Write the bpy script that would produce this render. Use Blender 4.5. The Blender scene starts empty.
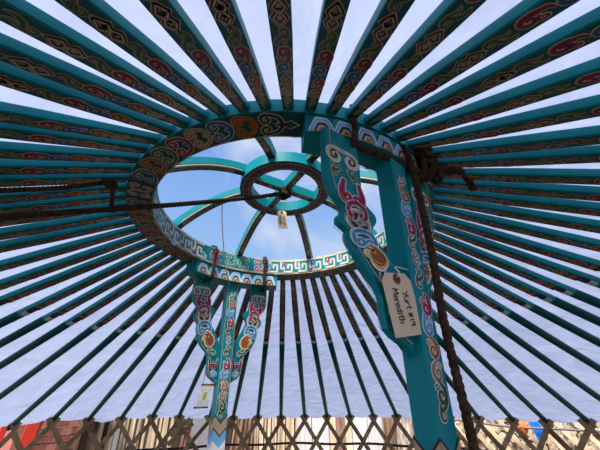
import bpy, bmesh, math, random
from math import sin, cos, pi, atan2, sqrt, radians
from mathutils import Vector, Matrix, noise
from mathutils.geometry import tessellate_polygon
random.seed(7)
S = bpy.context.scene
COL = S.collection

# ---------------------------------------------------------------- dimensions
EYE = 1.6                       # eye height above the floor
CX, CY = 0.0866, -0.004         # axis of the crown ring
RO, RI = 0.709, 0.606           # crown ring outer / inner radius
HR = EYE + 0.740                # crown ring underside
TX, TY = 0.021, -0.0412         # the crown ring sits a little out of level
RW = 3.0                        # lattice wall radius
N = 66                          # roof poles
DN = 2*pi/N
AZF, AZR = 0.0794, 0.0555       # azimuth of pole 9 at the wall / at the ring
FOOT = {0:(-.0112,-.224),1:(-.0105,-.203),2:(-.0068,-.219),3:(-.0037,-.223),4:(.0035,-.212),5:(.0003,-.227),6:(.0196,-.233),7:(.0138,-.249),8:(.0156,-.25),9:(.0133,-.254),10:(.0137,-.247),11:(.008,-.248),12:(.0051,-.253),13:(.0006,-.246),14:(-.0065,-.243),15:(-.008,-.245),16:(-.01,-.246),17:(-.0111,-.247),18:(-.0041,-.252),19:(-.0092,-.255),20:(-.0017,-.239)}
FAZ = {21:.0015,22:.011,23:.019,24:.0145,25:-.001,26:.0075,27:-.004,28:.016,29:.0265,30:.021,31:-.007,32:-.028,33:-.006,34:-.036,35:-.013,36:.005,37:.02,38:.005,39:.012,40:.0055,41:.002,42:-.0015,43:-.002,44:.0005,45:.028,46:.0335,47:.0355,48:-.0085,49:.092,50:.044,51:.0625,52:.0515,53:-.003,54:.0085,55:-.0455,56:-.095,57:-.1115,58:-.1405,59:-.0975,60:-.0705,61:-.0775,62:-.0485,63:-.0515,64:-.0565,65:-.0375}

def ringp(r, az, dz):           # point on / around the crown ring
    x, y = CX+r*sin(az), CY+r*cos(az)
    return Vector((x, y, HR+dz+TX*x+TY*y))
def foot(k):
    k %= N
    da, z = FOOT.get(k, (FAZ.get(k, 0), -.236))
    a = AZF+(k-9)*DN+da
    return a, EYE+z

# ---------------------------------------------------------------- materials
def mat(name, col, rough=.5, var=.12, scale=9, bump=0, spec=.4, metal=0):
    m = bpy.data.materials.new(name); m.use_nodes = True
    nt = m.node_tree; b = nt.nodes['Principled BSDF']
    b.inputs['Roughness'].default_value = rough
    b.inputs['Specular IOR Level'].default_value = spec
    b.inputs['Metallic'].default_value = metal
    tc = nt.nodes.new('ShaderNodeTexCoord')
    n = nt.nodes.new('ShaderNodeTexNoise'); n.inputs['Scale'].default_value = scale; n.inputs['Detail'].default_value = 4
    nt.links.new(tc.outputs['Object'], n.inputs['Vector'])
    r = nt.nodes.new('ShaderNodeValToRGB')
    r.color_ramp.elements[0].position = .3; r.color_ramp.elements[1].position = .7
    r.color_ramp.elements[0].color = [c*(1-var) for c in col]+[1]
    r.color_ramp.elements[1].color = [min(1, c*(1+var)) for c in col]+[1]
    nt.links.new(n.outputs['Fac'], r.inputs['Fac'])
    nt.links.new(r.outputs['Color'], b.inputs['Base Color'])
    if bump:
        bp = nt.nodes.new('ShaderNodeBump'); bp.inputs['Strength'].default_value = bump; bp.inputs['Distance'].default_value = .01
        nt.links.new(n.outputs['Fac'], bp.inputs['Height']); nt.links.new(bp.outputs['Normal'], b.inputs['Normal'])
    return m
def woodmat(name, a, b_, scale=(30, 30, 2), rough=.7):
    m = bpy.data.materials.new(name); m.use_nodes = True
    nt = m.node_tree; b = nt.nodes['Principled BSDF']; b.inputs['Roughness'].default_value = rough
    b.inputs['Specular IOR Level'].default_value = .25
    tc = nt.nodes.new('ShaderNodeTexCoord'); mp = nt.nodes.new('ShaderNodeMapping'); mp.inputs['Scale'].default_value = scale
    oi = nt.nodes.new('ShaderNodeObjectInfo')
    ad = nt.nodes.new('ShaderNodeVectorMath'); ad.operation = 'ADD'
    nt.links.new(tc.outputs['Object'], ad.inputs[0]); nt.links.new(oi.outputs['Random'], ad.inputs[1])
    nt.links.new(ad.outputs[0], mp.inputs['Vector'])
    n = nt.nodes.new('ShaderNodeTexNoise'); n.inputs['Scale'].default_value = 1; n.inputs['Detail'].default_value = 5
    nt.links.new(mp.outputs['Vector'], n.inputs['Vector'])
    r = nt.nodes.new('ShaderNodeValToRGB'); r.color_ramp.elements[0].position = .32; r.color_ramp.elements[1].position = .68
    r.color_ramp.elements[0].color = list(a)+[1]; r.color_ramp.elements[1].color = list(b_)+[1]
    nt.links.new(n.outputs['Fac'], r.inputs['Fac'])
    hv = nt.nodes.new('ShaderNodeHueSaturation'); mr = nt.nodes.new('ShaderNodeMapRange')
    mr.inputs['To Min'].default_value = .75; mr.inputs['To Max'].default_value = 1.2
    nt.links.new(oi.outputs['Random'], mr.inputs['Value']); nt.links.new(mr.outputs['Result'], hv.inputs['Value'])
    nt.links.new(r.outputs['Color'], hv.inputs['Color']); nt.links.new(hv.outputs['Color'], b.inputs['Base Color'])
    return m
M = dict(
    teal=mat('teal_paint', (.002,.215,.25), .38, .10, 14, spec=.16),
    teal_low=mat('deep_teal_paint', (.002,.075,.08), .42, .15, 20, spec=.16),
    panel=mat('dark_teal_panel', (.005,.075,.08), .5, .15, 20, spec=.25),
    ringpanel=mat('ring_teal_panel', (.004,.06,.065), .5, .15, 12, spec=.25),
    red=mat('shaded_crimson_paint', (.27,.018,.055), .5), red_lit=mat('lit_crimson_paint', (.42,.03,.09), .5), orange_lit=mat('lit_orange_paint', (.60,.20,.03), .5), pink=mat('rose_paint', (.55,.09,.2), .5),  # red, orange, blue darkened for shade under ring and poles; lit copies for posts
    dred=mat('maroon_paint', (.09,.01,.02), .5),
    green=mat('leaf_green_paint', (.06,.13,.045), .5), dgreen=mat('dark_green_paint', (.012,.045,.02), .5),
    lgreen=mat('bright_green_paint', (.05,.28,.14), .5),
    blue=mat('blue_paint', (.035,.12,.29), .5), dblue=mat('navy_paint', (.012,.03,.09), .5),
    lblue=mat('sky_blue_paint', (.16,.42,.68), .5),
    orange=mat('shaded_orange_paint', (.36,.115,.022), .5), dorange=mat('umber_paint', (.15,.04,.015), .5),
    yellow=mat('ochre_paint', (.72,.36,.06), .5),
    cream=mat('cream_paint', (.60,.52,.41), .55), tan=mat('tan_paint', (.42,.30,.20), .55),
    white=mat('white_paint', (.74,.74,.72), .55), black=mat('black_paint', (.008,.008,.010), .5),
    gold=mat('gold_paint', (.50,.36,.14), .45), silver=mat('silver_paint', (.55,.54,.53), .4),
    rope=mat('horsehair_rope', (.055,.032,.021), .95, .5, 60, spec=.1),
    card=mat('manila_card', (.66,.54,.38), .8, .05, 25, spec=.15), ink=mat('black_ink', (.012,.010,.012), .7),
    string=mat('white_string', (.75,.72,.70), .9), paper=mat('white_paper', (.70,.70,.70), .7),
    redstr=mat('red_cord', (.35,.05,.05), .9), yel=mat('yellow_green_print', (.40,.42,.06), .6),
    lattice=woodmat('lattice_willow', (.25,.16,.08), (.50,.34,.19), (14,14,14)),
    pale=woodmat('pale_timber', (.40,.27,.15), (.78,.62,.43), (40,40,3)),
    palebare=woodmat('bare_lattice_wood', (.50,.37,.22), (.70,.55,.36), (12,12,12)),
    redwood=woodmat('red_brown_timber', (.12,.055,.035), (.36,.20,.13), (40,40,3)),
    brownwood=woodmat('brown_timber', (.10,.055,.03), (.26,.16,.09), (40,40,3)),
    bark=woodmat('bark', (.10,.07,.05), (.62,.50,.40), (26,26,7), .9),
    firewood=woodmat('split_firewood', (.22,.14,.08), (.72,.56,.40), (18,18,18), .9),
    whiteboard=woodmat('whitewashed_board', (.50,.45,.43), (.68,.64,.62), (50,50,4)),
    greyboard=mat('grey_board', (.22,.22,.23), .6), pipe=mat('grey_metal_pipe', (.25,.25,.25), .4, metal=.6),
    redpaint=mat('bright_red_post', (.56,.035,.018), .4), palered=mat('faded_red_sheet', (.80,.30,.25), .5),
    brick=mat('red_brick', (.20,.062,.044), .9, .25, 30, .3), brick2=mat('pink_brick', (.30,.115,.085), .9, .25, 30, .3),
    gapshade=woodmat('gap_shade_wood', (.03,.018,.012), (.10,.06,.04), (30,30,3)), darkgap=mat('dark_opening_shade', (.012,.010,.010), .9), cable=mat('mauve_cable', (.17,.12,.12), .6),  # first two are near-black colours standing in for shade in gaps outside
    orangeplastic=mat('orange_plastic', (.85,.17,.03), .45), bluetarp=mat('blue_tarp', (.01,.17,.62), .5),
    floor=mat('packed_floor', (.04,.034,.028), .9, .25, 3), ground=mat('dry_ground', (.16,.13,.10), .95, .3, 2),
    rawhide=mat('rawhide', (.05,.028,.016), .9, .3, 40),
)
# translucent canvas of the roof
cm = bpy.data.materials.new('white_roof_canvas'); cm.use_nodes = True
nt = cm.node_tree; nt.nodes.clear()
out = nt.nodes.new('ShaderNodeOutputMaterial'); mix = nt.nodes.new('ShaderNodeMixShader'); mix.inputs[0].default_value = .5
df = nt.nodes.new('ShaderNodeBsdfDiffuse'); tr = nt.nodes.new('ShaderNodeBsdfTranslucent')
tc = nt.nodes.new('ShaderNodeTexCoord')
n1 = nt.nodes.new('ShaderNodeTexNoise'); n1.inputs['Scale'].default_value = 3.1; n1.inputs['Detail'].default_value = 7; n1.inputs['Distortion'].default_value = 2.0
n2 = nt.nodes.new('ShaderNodeTexVoronoi'); n2.feature = 'DISTANCE_TO_EDGE'; n2.inputs['Scale'].default_value = 2.6
nw = nt.nodes.new('ShaderNodeTexNoise'); nw.inputs['Scale'].default_value = 3.0
va = nt.nodes.new('ShaderNodeVectorMath'); va.operation = 'MULTIPLY_ADD'; va.inputs[1].default_value = (.16,.16,.16)
nt.links.new(tc.outputs['Object'], n1.inputs['Vector']); nt.links.new(tc.outputs['Object'], nw.inputs['Vector'])
nt.links.new(nw.outputs['Color'], va.inputs[0]); nt.links.new(tc.outputs['Object'], va.inputs[2]); nt.links.new(va.outputs[0], n2.inputs['Vector'])
mrg = nt.nodes.new('ShaderNodeMapRange'); mrg.inputs['From Max'].default_value = .05; mrg.inputs['To Min'].default_value = .10; mrg.inputs['To Max'].default_value = 0
nt.links.new(n2.outputs['Distance'], mrg.inputs['Value'])
sm = nt.nodes.new('ShaderNodeMath'); sm.operation = 'ADD'
nt.links.new(n1.outputs['Fac'], sm.inputs[0]); nt.links.new(mrg.outputs['Result'], sm.inputs[1])
bp = nt.nodes.new('ShaderNodeBump'); bp.inputs['Strength'].default_value = .6; bp.inputs['Distance'].default_value = .035
nt.links.new(sm.outputs[0], bp.inputs['Height'])
cr = nt.nodes.new('ShaderNodeValToRGB')
cr.color_ramp.elements[0].position = .3; cr.color_ramp.elements[1].position = .7
cr.color_ramp.elements[0].color = (.335,.375,.525,1); cr.color_ramp.elements[1].color = (.40,.44,.585,1)
nt.links.new(n1.outputs['Fac'], cr.inputs['Fac'])
for sh in (df, tr):
    nt.links.new(bp.outputs['Normal'], sh.inputs['Normal']); nt.links.new(cr.outputs['Color'], sh.inputs['Color'])
nt.links.new(df.outputs[0], mix.inputs[1]); nt.links.new(tr.outputs[0], mix.inputs[2]); nt.links.new(mix.outputs[0], out.inputs[0])
M['canvas'] = cm

# ---------------------------------------------------------------- object helpers
def empty(name, loc, label, cat, group=None, matrix=None):
    o = bpy.data.objects.new(name, None); COL.objects.link(o); o.empty_display_size = .1
    if matrix is not None: o.matrix_world = matrix
    else: o.matrix_world = Matrix.Translation(Vector(loc))
    o['label'] = label; o['category'] = cat
    if group: o['group'] = group
    return o
class MB:
    """collects faces by material and links them as one mesh object"""
    def __init__(s): s.v = []; s.f = []; s.m = []; s.mats = []; s.sm = []
    def mi(s, k):
        if k not in s.mats: s.mats.append(k)
        return s.mats.index(k)
    def add(s, vs, fs, k, smooth=False):
        o = len(s.v); i = s.mi(k)
        s.v += [tuple(p) for p in vs]
        for f in fs: s.f.append([o+j for j in f]); s.m.append(i); s.sm.append(smooth)
    def box(s, c, d, k, mtx=None):
        vs = [Vector((c[0]+x*d[0]/2, c[1]+y*d[1]/2, c[2]+z*d[2]/2)) for x in (-1,1) for y in (-1,1) for z in (-1,1)]
        if mtx is not None: vs = [mtx @ p for p in vs]
        s.add(vs, [(0,1,3,2),(4,6,7,5),(0,4,5,1),(2,3,7,6),(0,2,6,4),(1,5,7,3)], k)
    def tube(s, pts, r, k, n=8, caps=True, closed=False):
        pts = [Vector(p) for p in pts]; L = len(pts)
        rr = r if callable(r) else (lambda t: r)
        vs = []; up = None
        for i, p in enumerate(pts):
            if closed: t = pts[(i+1) % L]-pts[i-1]
            else: t = pts[min(i+1, L-1)]-pts[max(i-1, 0)]
            if t.length < 1e-9: t = Vector((0,0,1))
            t.normalize()
            if up is None: up = t.orthogonal().normalized()
            up = (up-t*up.dot(t)); up = up.normalized() if up.length > 1e-6 else t.orthogonal().normalized()
            w = t.cross(up); q = rr(i/(L-1) if L > 1 else 0)
            for j in range(n):
                a = 2*pi*j/n; vs.append(p+up*(cos(a)*q)+w*(sin(a)*q))
        fs = []
        for i in range(L if closed else L-1):
            for j in range(n):
                a, b = i*n+j, i*n+(j+1) % n
                c, d = ((i+1) % L)*n+(j+1) % n, ((i+1) % L)*n+j
                fs.append((a, b, c, d))
        if caps and not closed:
            fs.append(tuple(range(n))[::-1]); fs.append(tuple((L-1)*n+j for j in range(n)))
        s.add(vs, fs, k, True)
    def loft(s, rows, k, smooth=False, closed_u=True, caps=True, closed_v=False):
        n = len(rows[0]); vs = [p for r in rows for p in r]; fs = []
        m = len(rows)
        for i in range(m if closed_v else m-1):
            for j in range(n if closed_u else n-1):
                fs.append((i*n+j, i*n+(j+1) % n, ((i+1) % m)*n+(j+1) % n, ((i+1) % m)*n+j))
        if caps and not closed_v and closed_u:
            fs.append(tuple(range(n))[::-1]); fs.append(tuple((m-1)*n+j for j in range(n)))
        s.add(vs, fs, k, smooth)
    def build(s, name, parent=None, label=None, cat=None, group=None, kind=None, loc=None, fix=True, world=True):
        me = bpy.data.meshes.new(name)
        vs = s.v
        if world and parent is not None:
            im = parent.matrix_world.inverted(); vs = [im @ Vector(p) for p in vs]
        elif loc is not None:
            L = Vector(loc); vs = [Vector(p)-L for p in vs]
        me.from_pydata([tuple(p) for p in vs], [], s.f)
        for k in s.mats: me.materials.append(M[k])
        me.polygons.foreach_set('material_index', s.m)
        me.polygons.foreach_set('use_smooth', s.sm)
        me.update()
        if fix:
            bm = bmesh.new(); bm.from_mesh(me); bmesh.ops.recalc_face_normals(bm, faces=bm.faces); bm.to_mesh(me); bm.free()
        o = bpy.data.objects.new(name, me); COL.objects.link(o)
        if parent is not None: o.parent = parent; o.matrix_world = parent.matrix_world.copy()
        elif loc is not None: o.location = loc
        if label: o['label'] = label
        if cat: o['category'] = cat
        if group: o['group'] = group
        if kind: o['kind'] = kind
        return o

# ---------------------------------------------------------------- ornament painting
EPS = .0007
class Paint(MB):
    """flat painted ornament: 2D strokes and fills carried onto a surface by a map (u, v, lift) -> point"""
    def __init__(s, fmap): super().__init__(); s.fm = fmap
    def poly(s, pts, k, lay=1):
        ts = tessellate_polygon([[Vector((x, y, 0)) for x, y in pts]])
        s.add([s.fm(x, y, lay*EPS) for x, y in pts], [tuple(t) for t in ts], k)
    def grid(s, u0, u1, v0, v1, k, lay=0, n=1, m=1):
        vs = [s.fm(u0+(u1-u0)*i/n, v0+(v1-v0)*j/m, lay*EPS) for i in range(n+1) for j in range(m+1)]
        s.add(vs, [(i*(m+1)+j, i*(m+1)+j+1, (i+1)*(m+1)+j+1, (i+1)*(m+1)+j) for i in range(n) for j in range(m)], k)
    def ribbon(s, pts, w, k, lay=1, ext=0, cap=True):
        n = len(pts); L = []; R = []
        for i in range(n):
            a = pts[max(0, i-1)]; b = pts[min(n-1, i+1)]
            dx, dy = b[0]-a[0], b[1]-a[1]; l = sqrt(dx*dx+dy*dy) or 1e-9
            ww = (w(i/(n-1)) if callable(w) else w)/2+ext
            nx, ny = -dy/l*ww, dx/l*ww
            L.append((pts[i][0]+nx, pts[i][1]+ny)); R.append((pts[i][0]-nx, pts[i][1]-ny))
        vs = [s.fm(x, y, lay*EPS) for x, y in L+R]
        s.add(vs, [(i, i+1, n+i+1, n+i) for i in range(n-1)], k)
        if cap:
            for e in (0, n-1):
                ww = (w(e/(n-1)) if callable(w) else w)/2+ext
                if ww > 0: s.disc(pts[e][0], pts[e][1], ww, k, lay, 8)
    def disc(s, x, y, r, k, lay=1, n=14, ry=None):
        ry = ry or r
        s.add([s.fm(x+r*cos(2*pi*i/n), y+ry*sin(2*pi*i/n), lay*EPS) for i in range(n)], [tuple(range(n))], k)
    # stroke with an outline and a dark heart; T maps unit motif space to (u, v)
    def stroke(s, T, sc, pts, w, col, dark=None, line='cream', o=.045, lay=1):
        q = [T(x, y) for x, y in pts]
        wf = w if callable(w) else (lambda t: w)
        s.ribbon(q, lambda t: wf(t)*sc, line, lay, o*sc)
        s.ribbon(q, lambda t: wf(t)*sc, col, lay+1)
        if dark: s.ribbon(q, lambda t: wf(t)*sc*.24, dark, lay+2)
def spiral(cx, cy, r0, r1, a0, turns, n=26, sq=1.0):
    return [(cx+(r0+(r1-r0)*t)*cos(a0+2*pi*turns*t), cy+sq*(r0+(r1-r0)*t)*sin(a0+2*pi*turns*t)) for t in [i/(n-1) for i in range(n)]]
def cr_curve(pts, n=8):
    P = [pts[0]]+list(pts)+[pts[-1]]; o = []
    for i in range(1, len(P)-2):
        for j in range(n):
            t = j/n; a, b, c, d = P[i-1:i+3]
            o.append(tuple(.5*((2*b[q])+(-a[q]+c[q])*t+(2*a[q]-5*b[q]+4*c[q]-d[q])*t*t+(-a[q]+3*b[q]-3*c[q]+d[q])*t**3) for q in range(len(b))))
    o.append(tuple(pts[-1])); return o
def TF(u, v, su, sv=None, rot=0, mu=1, mv=1):
    sv = sv or su; c, s_ = cos(rot), sin(rot)
    return lambda x, y: (u+su*(mu*x*c-mv*y*s_), v+sv*(mu*x*s_+mv*y*c))
# motifs, each roughly within -.5..+.5 along u and v
def m_cloud(P, T, sc, col, dark, line='cream', lay=1):
    P.stroke(T, sc, spiral(-.20,.14,.17,.05,-1.2,1.05), lambda t: .13-.05*t, col, None, line, lay=lay)
    P.stroke(T, sc, cr_curve([(-.52,-.05),(-.42,-.22),(-.22,-.26),(-.02,-.33)])+spiral(.12,-.04,.29,.08,-2.0,1.12,34), lambda t: .12+.22*min(1,t*3)-.20*t, col, dark, line, lay=lay)
def m_curl(P, T, sc, col, dark, line='cream', lay=1):
    P.stroke(T, sc, cr_curve([(-.5,.10),(-.3,-.05),(-.15,-.25)])+spiral(.10,0,.31,.08,-2.3,1.12,32), lambda t: .10+.20*min(1,t*3)-.17*t, col, dark, line, lay=lay)
    P.stroke(T, sc, spiral(-.22,.22,.13,.04,-1.6,1.0,16), .08, col, None, line, lay=lay)
def m_leaf(P, T, sc, col='green', dark='dgreen', line='cream', lay=1):
    P.stroke(T, sc, cr_curve([(-.5,.22),(-.3,.26),(-.08,.10),(.02,-.16)])+spiral(.20,-.08,.24,.05,-2.7,1.1,22), lambda t: .05+.20*sin(pi*min(1,t*1.15))*(1-t*.45), col, dark, line, lay=lay)
    P.stroke(T, sc, cr_curve([(-.46,-.18),(-.28,-.10),(-.12,-.22),(.0,-.34)]), lambda t: .03+.11*sin(pi*t), col, None, line, lay=lay)
def m_diamond(P, T, sc, line='tan', lay=1):
    for dx in (-.15, .15):
        P.poly([T(x, y) for x, y in [(-.36+dx,0),(dx,.5),(.36+dx,0),(dx,-.5)]], line, lay)
    for dx, l in ((-.15, lay+1), (.15, lay+2)):
        for k_, ww, ll in (('black', .17, l), (line, .07, l+2)):
            q = [(-.20+dx,0),(dx,.29),(.20+dx,0),(dx,-.29),(-.20+dx,0)]
            for p0, p1 in zip(q, q[1:]): P.ribbon([T(*p0), T(*p1)], ww*sc, k_, ll)
def m_pair(P, T, sc, col, dark, line='cream', lay=1):
    """two scrolls mirrored across the band"""
    for sg in (1, -1):
        P.stroke(lambda x, y: T(x, y*sg), sc, cr_curve([(-.50,.05),(-.36,.30),(-.10,.42)])+spiral(.08,.24,.21,.07,1.6,-1.0,26), lambda t: .155-.06*t, col, dark, line, .03, lay)
    P.stroke(T, sc, [(-.5,0),(-.32,0)], .12, col, None, line, .03, lay)
def m_heart(P, T, sc, col='red', dark='dred', line='white', lay=1):
    for sg in (1, -1):
        P.stroke(lambda x, y: T(x, y*sg), sc, cr_curve([(-.52,.42),(-.30,.44),(-.05,.40)])+spiral(.18,.20,.21,.07,1.3,-1.0,26), lambda t: .14+.12*min(1,t*3)-.13*t, col, dark, line, .035, lay)
    P.stroke(T, sc, [(-.18,0),(.12,0)], .14, col, dark, line, .03, lay)
def m_scroll2(P, T, sc, col, dark, line='white', lay=1):
    for sg in (1, -1):
        P.stroke(lambda x, y: T(x, y*sg), sc, cr_curve([(-.5,.0),(-.3,.2)])+spiral(.02,.25,.25,.06,2.6,-1.35,28), lambda t: .15-.07*t, col, dark, line, .04, lay)

# ================================================================ SETTING
g = MB(); n_ = 48
g.add([(0,0,0)]+[(60*cos(2*pi*i/n_), 60*sin(2*pi*i/n_), 0) for i in range(n_)], [(0,1+i,1+(i+1)%n_) for i in range(n_)], 'ground')
g.build('ground', kind='structure')
g = MB()
top = [(2.9*cos(2*pi*i/n_), 2.9*sin(2*pi*i/n_), .02) for i in range(n_)]; bot = [(x, y, .001) for x, y, z in top]
g.loft([bot, top], 'floor'); g.build('floor', kind='structure')

# ================================================================ CROWN RING
crown = empty('crown_ring', (CX, CY, HR), 'large round teal crown ring painted with scrolls, open to the sky at the roof peak', 'crown ring')
NA = 128
def ring_solid(b, r0, r1, z0, z1, k, zf=None):
    rows = []
    for i in range(NA):
        a = 2*pi*i/NA
        rows.append([ringp(r0, a, z0), ringp(r1, a, z0), ringp(r1, a, z1), ringp(r0, a, z1)])
    b.loft(rows, k, closed_v=True)
RH = .109
b = MB(); ring_solid(b, RI, RO, 0, RH, 'teal'); b.build('outer_hoop', crown)
# underside ornament
rm = (RI+RO)/2
P = Paint(lambda u, v, l: ringp(rm+v, u/rm, -l-.0003))
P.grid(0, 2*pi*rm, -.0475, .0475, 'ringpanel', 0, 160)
def band(center_deg, half, seq):
    for off, kind, col, dk, ln in seq:
        for sg in ((1, -1) if off else (1,)):
            a = radians(center_deg+sg*off)
            T = TF(a*rm, 0, .088, .086, mu=-sg if off else 1)
            if kind == 'pair': m_pair(P, T, .086, col, dk, ln)
            elif kind == 'cross': 
                m_pair(P, TF(a*rm-.026, 0, .055, .085, mu=-1), .06, col, dk, ln); m_pair(P, TF(a*rm+.026, 0, .055, .085), .06, col, dk, ln)
            elif kind == 'fin':
                P.poly([TF(a*rm, 0, .075, .07, mu=-sg)(x, y) for x, y in ((-.5,0),(-.1,.25),(.5,0),(-.1,-.25))], 'cream', 1)
                P.poly([TF(a*rm, 0, .067, .06, mu=-sg)(x, y) for x, y in ((-.45,0),(-.1,.25),(.45,0),(-.1,-.25))], col, 2)
seqr = [(0,'cross','tan','dorange','cream'),(8.5,'pair','blue','dblue','cream'),(15.5,'pair','orange','dorange','tan'),(22,'pair','green','dgreen','cream'),(29,'pair','red','dred','cream'),(36,'pair','tan','dorange','tan'),(43,'pair','blue','dblue','cream'),(50,'pair','orange','dorange','orange'),(57.5,'pair','dgreen','black','cream'),(63,'fin','dgreen','black','cream')]
band(-114, 64, seqr); band(66, 64, seqr)
for v0, v1, k in ((-.0505,-.0475,'gold'),(-.0515,-.0505,'black')): P.grid(0, 2*pi*rm, v0, v1, k, 1, 128)
P.build('underside_painting', crown, fix=False)
# inner face ornament
P = Paint(lambda u, v, l: ringp(RI-l-.0004, u/RI, v))
zl, zh = .016, RH-.008
for z0, z1, k in ((.001,.004,'black'),(.004,.008,'gold'),(.008,.010,'black'),(.010,.014,'cream'),(RH-.005,RH-.001,'cream')): P.grid(0, 2*pi*RI, z0, z1, k, 1, 128)
unit = .098
def key(u, mirror):
    T = lambda x, y: (u+(x if not mirror else 1-x)*unit, zl+y*(zh-zl))
    P.poly([T(*q) for q in ((0,0),(1,0),(1,1),(0,1))], 'teal', 1)
    for i in range(7):
        x = .08+random.random()*.8; y = .1+random.random()*.7
        k = random.choice(['lgreen','pink','lblue','lblue','red','blue'])
        P.stroke(T, .03, spiral(x, y, .22, .04, random.random()*6, .9, 12), .55, k, None, 'white', .14, 1.5)
    w = .0125
    for pts in ([(0,.04),(.52,.04),(.52,.62),(.26,.62),(.26,.36)], [(1,.96),(.48+.30,.96),(.48+.30,.30),(1,.30)], [(.10,.96),(.64,.96)]):
        P.ribbon([T(*q) for q in pts], w+.004, 'dblue', 4, cap=False)
        for a_, b_ in zip(pts, pts[1:]): P.ribbon([T(*a_), T(*b_)], w, 'cream', 5)
step = unit/RI
for cen in (-26, 152):          # plain cloud panel over each beam, key fret between them
    c = radians(cen)
    for sg in (1, -1):
        for off, col, dk, mt in ((.085,'lgreen','teal','p'),(.235,'pink','red','p')):
            T = TF((c+sg*off)*RI, (zl+zh)/2, .085, .085, mu=-sg if off > .2 else sg)
            m_pair(P, T, .08, col, dk, 'white')
    P.disc(c*RI, (zl+zh)/2, .012, 'cream', 1)
a = radians(-26)+.36
while a+step < radians(152)-.36: key(a*RI, False); a += step
a = radians(152)+.36
while a+step < radians(-26)+2*pi-.36: key(a*RI, True); a += step
P.build('inner_face_painting', crown, fix=False)
# hub ring
HB0, HB1, HZ0, HZ1 = .176, .237, .222, .280
b = MB(); ring_solid(b, HB0, HB1, HZ0, HZ1, 'teal'); hub = b.build('hub_ring', crown)
hm = (HB0+HB1)/2
P = Paint(lambda u, v, l: ringp(hm+v, u/hm, HZ0-l-.0003))
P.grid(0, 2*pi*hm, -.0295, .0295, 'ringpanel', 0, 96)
for i in range(28):
    u = 2*pi*hm*i/28; d = 2*pi*hm/28
    P.disc(u, -.002, .0175, 'tan', 1, ry=.0145); P.disc(u, -.002, .0165, 'red', 2, ry=.0135); P.disc(u, 0, .006, 'dred', 3)
    P.ribbon([(u-d/2,.013),(u,.022),(u+d/2,.013)], .0022, 'cream', 4)
    P.ribbon([(u-d/2,-.013),(u,-.024),(u+d/2,-.013)], .0022, 'cream', 4)
P.grid(0, 2*pi*hm, -.031, -.0285, 'gold', 1, 96)
P.build('hub_painting', hub, fix=False)
# arched spokes and the cross inside the hub
def arch(t, az):                # t 0 at the hoop, 1 at the hub
    r = RI+.03+(HB1-.012-RI-.03)*t
    z = .075+(.245-.075)*sin(t*pi/2)**.85
    return r, z
def spoke(az):
    rows = []; n = 18; w, hgt = .0185, .048
    tv = lambda a_: Vector((cos(a_), -sin(a_), 0))
    def fr(t, side, up):
        r, z = arch(t, az); r2, z2 = arch(min(1, t+.02), az); r1, z1 = arch(max(0, t-.02), az)
        nr, nz = (z2-z1), -(r2-r1); l = sqrt(nr*nr+nz*nz); nr /= l; nz /= l
        if nz < 0: nr, nz = -nr, -nz
        return ringp(r+nr*up, az, z+nz*up)+tv(az)*side
    for i in range(n+1):
        t = i/n; rows.append([fr(t,-w,0), fr(t,w,0), fr(t,w,hgt), fr(t,-w,hgt)])
    bb = MB(); bb.loft(rows, 'teal'); sp = bb.build('spoke', crown)
    Lg = RI+.03-HB1
    Q = Paint(lambda u, v, l: fr(u/Lg, v, -l-.0003))
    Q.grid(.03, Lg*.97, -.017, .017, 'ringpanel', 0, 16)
    for v in (-.0165, .0165): Q.grid(.03, Lg*.93, v-.0014, v+.0014, 'cream' if v > 0 else 'gold', 2, 16)
    for i, (k, d) in enumerate((('tan','dorange'),('orange','dorange'),('blue','dblue'),('red','dred'),('green','dgreen'),('orange','dorange'),('tan','dorange'))):
        m_cloud(Q, TF(.07+i*.042, 0, .042, .030, mv=1 if i % 2 else -1), .030, k, d)
    Q.build('spoke_painting', sp, fix=False)
    # gold and black lines along the lower edge of the sides
    E_ = MB()
    for sd in (-1, 1):
        for u0, u1, k in ((.004,.009,'gold'),(.010,.013,'black')):
            rws = [[fr(i/14, sd*(w+.0006), u0), fr(i/14, sd*(w+.0006), u1)] for i in range(2, 14)]
            E_.loft(rws, k, closed_u=False, caps=False)
    E_.build('edge_lines', sp, fix=False)
for k in range(8): spoke(radians(-25+45*k))
def crossbar(az, zoff):
    t = Vector((sin(az), cos(az), 0)); sd = Vector((cos(az), -sin(az), 0)); c = ringp(0, 0, HZ0+.004+zoff); w = .0185; hgt = .05
    def pt(u, v, up): return c+t*u+sd*v+Vector((0,0,up+TX*(t*u)[0]+TY*(t*u)[1]))
    L = HB0+.01
    bb = MB(); bb.loft([[pt(u,-w,0), pt(u,w,0), pt(u,w,hgt), pt(u,-w,hgt)] for u in (-L, L)], 'teal'); cb = bb.build('cross_bar', crown)
    Q = Paint(lambda u, v, l: pt(u, v, -l-.0003))
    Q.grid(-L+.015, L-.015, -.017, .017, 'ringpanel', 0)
    for v in (-.0155, .0155): Q.grid(-L+.012, L-.012, v-.0013, v+.0013, 'cream', 2)
    for i in range(7):
        u = -.132+i*.044
        if abs(u) > .02: m_cloud(Q, TF(u, 0, .040, .030, mv=1 if i % 2 else -1), .030, ['red','tan','orange','green'][i % 4], 'dorange')
    Q.build('bar_painting', cb, fix=False)
crossbar(radians(65), 0); crossbar(radians(155), .0015)

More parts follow.
